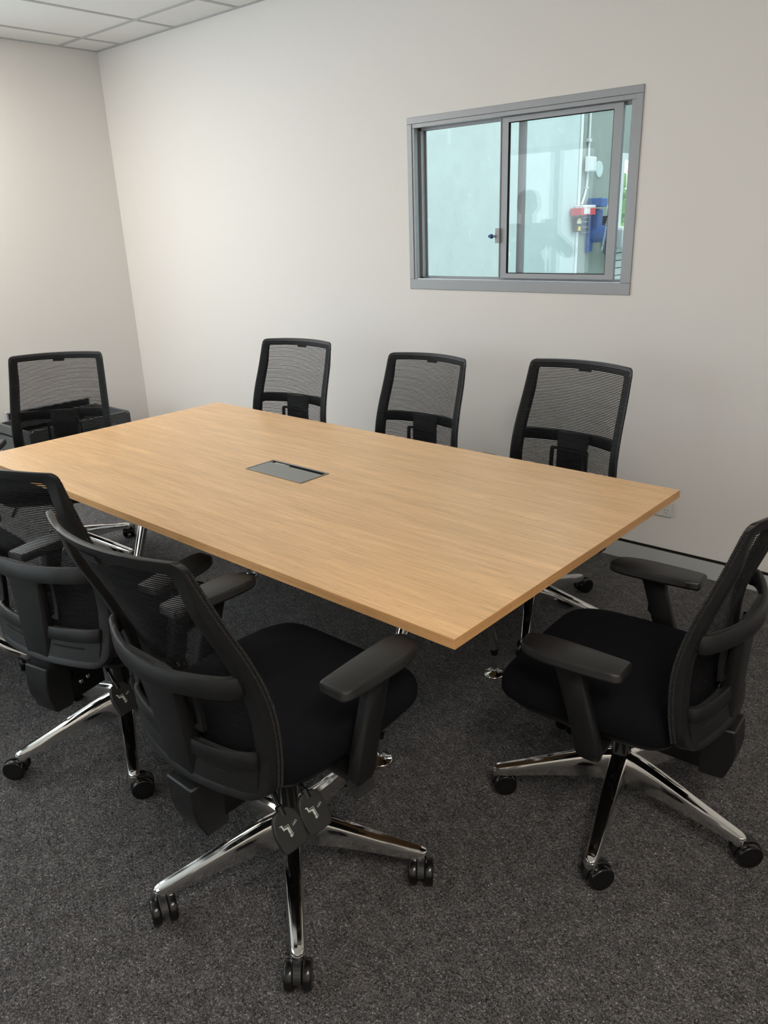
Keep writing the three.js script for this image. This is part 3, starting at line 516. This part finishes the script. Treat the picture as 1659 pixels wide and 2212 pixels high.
// ---------------------------------------------------------------- things against the left wall
{
  const t = thing('storage_crate', 'grey open-topped storage crate with dark handle slots beside the left wall', 'crate', [-4.975, 0, 0.905]);
  obj('crate_floor', box(-0.20, 0.20, 0, 0.015, -0.33, 0.33), M.cabinet, t);
  const side = (w, h, hole, d) => {                                          // panel with a rounded handle slot right through it
    const s = new THREE.Shape([[-w, 0], [w, 0], [w, h - 0.012], [w - 0.012, h], [-w + 0.012, h], [-w, h - 0.012]].map((p) => new THREE.Vector2(...p)));
    s.holes.push(new THREE.Path([[hole[0], hole[2]], [hole[0], hole[3]], [hole[1], hole[3]], [hole[1], hole[2]]].map((p) => new THREE.Vector2(...p))));
    return new THREE.ExtrudeGeometry(s, { depth: d - 0.004, bevelEnabled: true, bevelSize: 0.002, bevelThickness: 0.002, bevelSegments: 2 }).translate(0, 0, 0.002);
  };
  obj('side_panel', side(0.223, 0.42, [-0.20, 0.045, 0.345, 0.366], 0.02).translate(0, 0, 0.335), M.cabinet, t);
  obj('side_panel', side(0.223, 0.42, [-0.20, 0.045, 0.345, 0.366], 0.02).translate(0, 0, -0.355), M.cabinet, t);
  obj('side_panel', side(0.333, 0.42, [-0.22, 0.255, 0.330, 0.362], 0.02).rotateY(Math.PI / 2).translate(0.203, 0, 0), M.cabinet, t);
  obj('side_panel', side(0.333, 0.42, [-0.22, 0.255, 0.330, 0.362], 0.02).rotateY(Math.PI / 2).translate(-0.223, 0, 0), M.cabinet, t);
  const m = thing('monitor', 'flat black screen with a thin silver rim standing behind the grey crate', 'monitor', [-5.265, 0, 0.86]);
  obj('screen_frame', [rbox(-0.02, 0.018, 0.0, 0.468, -0.305, 0.305, 0.006, 2)], M.aluminiumPale, m);
  obj('screen', rbox(0.0165, 0.0195, 0.012, 0.456, -0.292, 0.292, 0.001, 1), M.gloss, m);
  const g = thing('carton', 'small green and white carton on the carpet at the foot of the left wall', 'box', [-5.30, 0, 1.30], 0);
  obj('carton_body', rbox(-0.05, 0.05, 0, 0.05, -0.16, 0.16, 0.003), M.green, g);
  obj('carton_label', box(-0.0505, 0.0505, 0.0, 0.0505, -0.02, 0.1605), M.white, g);
}

// ---------------------------------------------------------------- person by the front window (seen as a reflection in the sash)
{
  const blob = (bones, lo, size, n, k = 0.03) => {                            // smooth union of tapered capsules, meshed
    const mc = new MarchingCubes(n, M.skin, false, false, 400000), h = size / 2, f = mc.field;
    for (let z = 0; z < n; z++) for (let y = 0; y < n; y++) for (let x = 0; x < n; x++) {
      const px = lo[0] + size * (x / n), py = lo[1] + size * (y / n), pz = lo[2] + size * (z / n); let d = 1e3;
      for (const [a, b, ra, rb] of bones) {
        const bx = b[0] - a[0], by = b[1] - a[1], bz = b[2] - a[2], t = clamp(((px - a[0]) * bx + (py - a[1]) * by + (pz - a[2]) * bz) / (bx * bx + by * by + bz * bz + 1e-9));
        const e = Math.hypot(px - a[0] - bx * t, py - a[1] - by * t, pz - a[2] - bz * t) - lerp(ra, rb, t), q = Math.max(k - Math.abs(d - e), 0) / k;
        d = Math.min(d, e) - q * q * k * 0.25;
      }
      f[x + y * n + z * n * n] = -d;
    }
    mc.isolation = 0; mc.update();
    const g = new THREE.BufferGeometry(), c = mc.count;
    g.setAttribute('position', new THREE.BufferAttribute(mc.positionArray.slice(0, c * 3), 3)); g.setAttribute('normal', new THREE.BufferAttribute(mc.normalArray.slice(0, c * 3), 3));
    return g.scale(h, h, h).translate(lo[0] + h, lo[1] + h, lo[2] + h);
  };
  const t = thing('person', 'standing person in dark clothes by the bright front window, mirrored in the sliding pane', 'person', [-4.27, 0, 3.72], -0.55);
  const torso = [[[-0.06, 1.12, 0], [0.06, 1.12, 0], 0.118, 0.118], [[0, 0.98, 0], [0, 1.18, 0], 0.135, 0.125], [[-0.07, 1.0, 0], [0.07, 1.0, 0], 0.125, 0.125], [[0, 1.18, 0], [0, 1.36, 0], 0.125, 0.13], [[-0.09, 1.36, 0], [0.09, 1.36, 0], 0.115, 0.115], [[-0.17, 1.44, 0.01], [0.17, 1.44, 0.01], 0.065, 0.065]];
  const leg = (s) => [[[s * 0.09, 0.95, 0], [s * 0.10, 0.52, -0.012], 0.092, 0.062], [[s * 0.10, 0.52, -0.012], [s * 0.105, 0.09, 0.02], 0.060, 0.040]], foot = (s) => [[[s * 0.105, 0.06, 0.03], [s * 0.12, 0.035, -0.15], 0.045, 0.034]];
  const arms = [[[-0.19, 1.43, 0.01], [-0.26, 1.15, 0.03], 0.056, 0.044], [[0.19, 1.43, 0.01], [0.40, 1.24, -0.02], 0.056, 0.046]], fore = [[[-0.26, 1.15, 0.03], [-0.25, 0.90, -0.05], 0.042, 0.028], [[0.40, 1.24, -0.02], [0.24, 1.38, -0.19], 0.044, 0.028]];
  const hand = (w, d, up, side) => {                                            // palm, four curled fingers of unequal length, thumb off the side of the palm
    const at = (q, s, u) => [0, 1, 2].map((i) => w[i] + d[i] * q + side[i] * s + up[i] * u), out = [[w, at(0.045, 0, 0), 0.024, 0.026], [at(0.03, -0.02, 0), at(0.075, -0.026, 0), 0.018, 0.015], [at(0.03, 0.02, 0), at(0.075, 0.026, 0), 0.018, 0.015]];
    [[-0.030, 0.062], [-0.010, 0.074], [0.010, 0.070], [0.029, 0.054]].forEach(([s, l]) => out.push([at(0.08, s, 0), at(0.08 + l * 0.55, s * 1.05, 0.012), 0.0095, 0.0085], [at(0.08 + l * 0.55, s * 1.05, 0.012), at(0.08 + l * 0.85, s * 1.05, 0.038), 0.0085, 0.007]));
    out.push([at(0.02, -0.028, 0.004), at(0.055, -0.056, 0.02), 0.0125, 0.010], [at(0.055, -0.056, 0.02), at(0.085, -0.050, 0.038), 0.010, 0.008]);
    return out;
  };
  const head = [[[0, 1.46, 0.015], [0, 1.57, 0.0], 0.056, 0.055], [[0, 1.70, 0.012], [0, 1.72, -0.015], 0.088, 0.086], [[0, 1.64, -0.035], [0, 1.60, -0.058], 0.066, 0.040], [[0, 1.685, -0.10], [0, 1.655, -0.118], 0.012, 0.016], [[-0.086, 1.70, 0.0], [-0.088, 1.655, -0.005], 0.014, 0.010], [[0.086, 1.70, 0.0], [0.088, 1.655, -0.005], 0.014, 0.010], [[-0.04, 1.712, -0.088], [0.04, 1.712, -0.088], 0.012, 0.012], [[-0.02, 1.612, -0.092], [0.02, 1.612, -0.092], 0.009, 0.009]];
  const hl = hand([-0.25, 0.90, -0.05], [0.02, -0.97, -0.22], [0.9, 0, -0.4], [-0.4, 0.1, -0.9]), hr = hand([0.24, 1.38, -0.19], [-0.62, 0.42, -0.66], [0, 0.8, 0.6], [0.78, 0.3, -0.5]);
  const whole = [...torso, ...leg(-1), ...leg(1), ...foot(-1), ...foot(1), ...arms, ...fore];
  const body = obj('body', [blob(whole, [-0.95, -0.05, -0.95], 1.9, 128), blob(head, [-0.22, 1.42, -0.22], 0.44, 96, 0.02), blob(hl, [-0.37, 0.68, -0.19], 0.26, 72, 0.008), blob(hr, [0.02, 1.34, -0.40], 0.26, 72, 0.008)], M.skin, t);
  const grow = (bs, g) => bs.map(([a, b, ra, rb]) => [a, b, ra + g, rb + g]);
  obj('shirt', blob(grow([...torso, ...arms, ...fore.map(([a, b, ra, rb]) => [a, [0, 1, 2].map((i) => lerp(a[i], b[i], 0.9)), ra, rb])], 0.012), [-0.8, 0.6, -0.8], 1.6, 110), M.shirt, body);
  obj('trousers', blob(grow([...leg(-1), ...leg(1), torso[2]], 0.014), [-0.65, -0.05, -0.65], 1.3, 100), M.trousers, body);
  for (const s of [-1, 1]) obj('shoe', blob(grow(foot(s), 0.008), [s * 0.11 - 0.2, -0.05, -0.26], 0.4, 48, 0.02), M.gloss, body);
  obj('hair', blob([[[0, 1.735, 0.018], [0, 1.74, -0.03], 0.094, 0.080], [[-0.02, 1.66, 0.05], [0.02, 1.66, 0.05], 0.066, 0.066]], [-0.2, 1.5, -0.2], 0.4, 64, 0.03), M.hair, body);
  for (const s of [-1, 1]) obj('eye', new THREE.SphereGeometry(0.0115, 12, 8).translate(s * 0.032, 1.692, -0.091), M.gloss, body);
  const ph = thing('phone', 'black mobile phone held up by the person at the front window', 'phone', [-4.27, 0, 3.72], -0.55);
  obj('phone_body', rbox(-0.038, 0.038, -0.075, 0.075, -0.004, 0.004, 0.003).translate(0.165, 1.475, -0.285), M.gloss, ph);
}

// ---------------------------------------------------------------- the warehouse beyond the window
{
  const X = -5.5, Y0 = -3.0, Y1 = 5.2, ZB = -15, XE = 5.0;
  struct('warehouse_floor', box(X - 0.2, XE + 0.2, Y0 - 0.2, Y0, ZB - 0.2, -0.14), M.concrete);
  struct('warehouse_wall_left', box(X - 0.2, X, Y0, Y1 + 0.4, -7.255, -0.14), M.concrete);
  // right part of the concrete wall, with a window opening
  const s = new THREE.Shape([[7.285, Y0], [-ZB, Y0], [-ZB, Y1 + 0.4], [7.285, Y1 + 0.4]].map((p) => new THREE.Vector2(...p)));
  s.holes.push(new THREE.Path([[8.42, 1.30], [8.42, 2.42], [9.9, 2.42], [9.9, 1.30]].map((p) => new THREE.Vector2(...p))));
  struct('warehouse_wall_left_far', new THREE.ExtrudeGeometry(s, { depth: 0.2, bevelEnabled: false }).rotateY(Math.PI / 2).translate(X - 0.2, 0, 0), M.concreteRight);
  struct('warehouse_joint', box(X - 0.2, X - 0.015, Y0, Y1 + 0.4, -7.285, -7.255), M.plenum);
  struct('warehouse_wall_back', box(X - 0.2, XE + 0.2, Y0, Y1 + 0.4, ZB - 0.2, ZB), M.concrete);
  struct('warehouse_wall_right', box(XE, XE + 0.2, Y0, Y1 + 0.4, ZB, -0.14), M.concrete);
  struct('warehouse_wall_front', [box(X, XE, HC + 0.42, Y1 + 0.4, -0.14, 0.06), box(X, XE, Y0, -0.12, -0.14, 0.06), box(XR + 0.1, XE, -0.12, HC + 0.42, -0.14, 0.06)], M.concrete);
  // unseen roof sheets, three wide gaps left open to let daylight in
  for (const [n, a, b] of [['warehouse_roof_a', X - 0.2, -5.2], ['warehouse_roof_b', -1.9, -1.6], ['warehouse_roof_c', 1.6, 1.9], ['warehouse_roof_d', 4.7, XE + 0.2]]) struct(n, box(a, b, Y1, Y1 + 0.2, ZB - 0.2, 0.06), M.pale);
  // window in the far wall, with trees outside
  const w = new THREE.Group(); w.name = 'window_5'; w.userData.kind = 'structure'; scene.add(w);
  obj('window_frame', [box(X - 0.12, X + 0.03, 1.30, 2.42, -8.56, -8.42), box(X - 0.12, X + 0.03, 2.34, 2.42, -9.9, -8.56), box(X - 0.12, X + 0.03, 1.30, 1.36, -9.9, -8.56), box(X - 0.12, X + 0.03, 1.36, 2.34, -9.9, -9.80), box(X - 0.08, X, 1.36, 2.34, -8.60, -8.56)], M.shutter, w);
  obj('pane', box(X - 0.06, X - 0.056, 1.36, 2.34, -9.80, -8.60), M.clearGlass, w);
  const tree = thing('tree', 'green leafy tree outside the far window on the right', 'tree', [-9.5, -3, -14.6]), r = rng(9), lv = [];
  for (let i = 0; i < 420; i++) { const a = r() * 6.283, b = Math.acos(2 * r() - 1), q = 0.6 + 1.2 * Math.cbrt(r()); lv.push(new THREE.IcosahedronGeometry(0.16 + 0.12 * r(), 0).scale(1, 0.5, 1).rotateX(r() * 3).rotateY(r() * 3).translate(q * Math.sin(b) * Math.cos(a), 3.9 + q * Math.cos(b), q * Math.sin(b) * Math.sin(a))); }
  obj('foliage', join(lv), M.leaf, tree).userData.kind = 'stuff';
  obj('trunk', cyl([0, 0, 0], [0, 3.4, 0], 0.16, 0.1, 12), M.bark, tree);
  // conduit and boxes
  const cd = thing('conduit', 'thin white cable conduit running down the concrete wall', 'pipe', [X + 0.002, 0, -7.40]);
  obj('pipe', new THREE.TubeGeometry(new THREE.CatmullRomCurve3([V3(0.02, 5.0, 0), V3(0.02, 3.2, 0), V3(0.02, 2.0, 0), V3(0.02, 1.88, 0.03), V3(0.025, 1.77, 0.10), V3(0.03, 1.715, 0.15)]), 60, 0.016, 8), M.pale, cd);
  obj('pipe_clip', [box(0, 0.042, 2.52, 2.56, -0.04, 0.04), box(0, 0.042, 1.93, 1.95, -0.03, 0.03)], M.shutter, cd);
  const cp = thing('cover_strip', 'pale upright cover strip over the joint in the concrete wall', 'strip', [X + 0.003, Y0, -7.21]);
  obj('strip', rbox(0, 0.012, 0, 8.0, -0.035, 0.035, 0.003), M.pale, cp);
  const jb = thing('junction_box', 'square white junction box on the conduit', 'box', [X, 2.14, -7.34]);
  obj('box_body', rbox(0.04, 0.10, 0, 0.19, -0.16, 0.06, 0.008), M.pale, jb);
  obj('box_lid', rbox(0.098, 0.108, 0.012, 0.178, -0.148, 0.048, 0.004), M.pale, jb);
  const dc = thing('wall_disc', 'round pale cap on the concrete wall beside the junction box', 'disc', [X, 2.185, -7.78]);
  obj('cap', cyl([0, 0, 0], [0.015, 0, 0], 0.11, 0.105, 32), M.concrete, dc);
  const rb = thing('control_box', 'red and white control box under the conduit', 'box', [X + 0.02, 1.58, -7.20]);
  obj('box_body', rbox(0, 0.16, 0, 0.09, -0.20, 0.24, 0.006), M.red, rb);
  obj('box_label', box(0.155, 0.163, 0.015, 0.088, -0.02, 0.15), M.pale, rb);
  obj('cover', rbox(0, 0.14, 0.086, 0.13, -0.24, 0.12, 0.012), M.pale, rb);
  const mt = thing('gauge', 'black and yellow gauge hanging below the red control box', 'gauge', [X, 1.36, -7.10]);
  obj('gauge_body', [rbox(0.03, 0.09, 0, 0.20, -0.085, 0.085, 0.03, 3)], M.gloss, mt);
  obj('dial', cyl([0.088, 0.125, 0], [0.094, 0.125, 0], 0.062, 0.06, 24), M.cream, mt);
  obj('dial_hub', rbox(0.088, 0.097, 0.045, 0.112, -0.075, 0.075, 0.004), M.gloss, mt);
  obj('sticker', box(0.088, 0.099, 0.02, 0.075, -0.035, 0.035), M.yellow, mt);
  const rk = thing('wire_rack', 'small grey wire rack beside the blue door motor', 'rack', [X, 1.33, -7.34]);
  for (const y of [0.02, 0.09, 0.16, 0.22]) obj('wire', [cyl([0.06, y, -0.11], [0.06, y, 0.10], 0.012, 0.012, 8), cyl([0.0, y, -0.11], [0.06, y, -0.11], 0.010, 0.010, 8)], M.steel, rk);
  obj('upright', [cyl([0.06, 0, -0.11], [0.06, 0.24, -0.11], 0.012, 0.012, 8), cyl([0.06, 0, 0.10], [0.06, 0.24, 0.10], 0.012, 0.012, 8), box(0, 0.02, 0, 0.24, -0.09, 0.09)], M.blueGrey, rk);
  // roller door motor with its hand chain, shutter drum and curtain
  const mo = thing('door_motor', 'blue roller door motor with hanging hand chain on the concrete wall', 'motor', [X + 0.003, 1.08, -7.56]);
  obj('bracket', [rbox(0, 0.05, 0, 0.66, -0.06, 0.10, 0.01), rbox(0.02, 0.24, 0.60, 0.72, -0.07, 0.11, 0.02)], M.blue, mo);
  obj('motor_body', [cyl([0.04, 0.24, -0.06], [0.28, 0.24, -0.06], 0.12, 0.105, 28), rbox(0.02, 0.16, 0.30, 0.58, -0.12, 0.02, 0.03, 3)], M.blue, mo);
  obj('end_cover', [new THREE.CapsuleGeometry(0.10, 0.28, 6, 16).rotateX(0.25).translate(0.26, 0.16, -0.14)], M.blueGrey, mo);
  obj('chain_wheel', cyl([0.24, 0.58, -0.10], [0.28, 0.58, -0.10], 0.055, 0.055, 24), M.pale, mo);
  const link = []; for (let i = 0; i < 34; i++) { const q = i / 33; link.push(new THREE.TorusGeometry(0.011, 0.0035, 5, 8).rotateY(i % 2 ? 1.57 : 0).translate(0.28, 0.58 - 0.55 * q, -0.05 + 0.16 * q)); if (i < 22) link.push(new THREE.TorusGeometry(0.011, 0.0035, 5, 8).rotateY(i % 2 ? 1.57 : 0).translate(0.28, 0.58 - 0.50 * q, -0.155 - 0.26 * q)); }
  obj('hand_chain', join(link), M.steel, mo);
  const sh = thing('roller_door', 'white roller door of ribbed slats at the right edge of the window view', 'roller door', [X + 0.003, 0, -7.96]);
  obj('drum_housing', rbox(0.02, 0.36, 1.09, 1.40, -3.4, -0.02, 0.05, 4), M.shutter, sh);
  for (const y of [1.15, 1.20, 1.32]) obj('housing_rib', rbox(0.355, 0.366, y - 0.006, y + 0.006, -3.35, -0.06, 0.002, 1), M.pale, sh);
  for (let i = 0; i < 34; i++) obj('slat', [rbox(0.05, 0.072, 1.03 - i * 0.11, 1.13 - i * 0.11, -3.4, -0.32, 0.008, 2)], M.shutter, sh);
  obj('guide', box(0, 0.11, -2.7, 1.05, -0.32, -0.24), M.shutter, sh);
  obj('arrow_mark', [0, 1, 2].map((i) => box(-0.03, 0.03, -0.027, -0.018, 0, 0.002).rotateZ(i * 120 * R)).map((g) => g.rotateY(Math.PI / 2).translate(0.361, 1.26, -0.22)), M.black, sh);
  const sb = thing('switch_box', 'small dark switch box above the roller door drum', 'switch', [X, 1.41, -8.02]);
  obj('box_body', rbox(0.0, 0.10, 0, 0.15, -0.10, 0.08, 0.01), M.gloss, sb);
  obj('indicator', box(0.098, 0.106, 0.08, 0.11, -0.03, 0.01), M.pale, sb);
}

scene.traverse((o) => { if (o.isLight && !o.isRectAreaLight) o.castShadow = true; });
renderer.render(scene, camera);
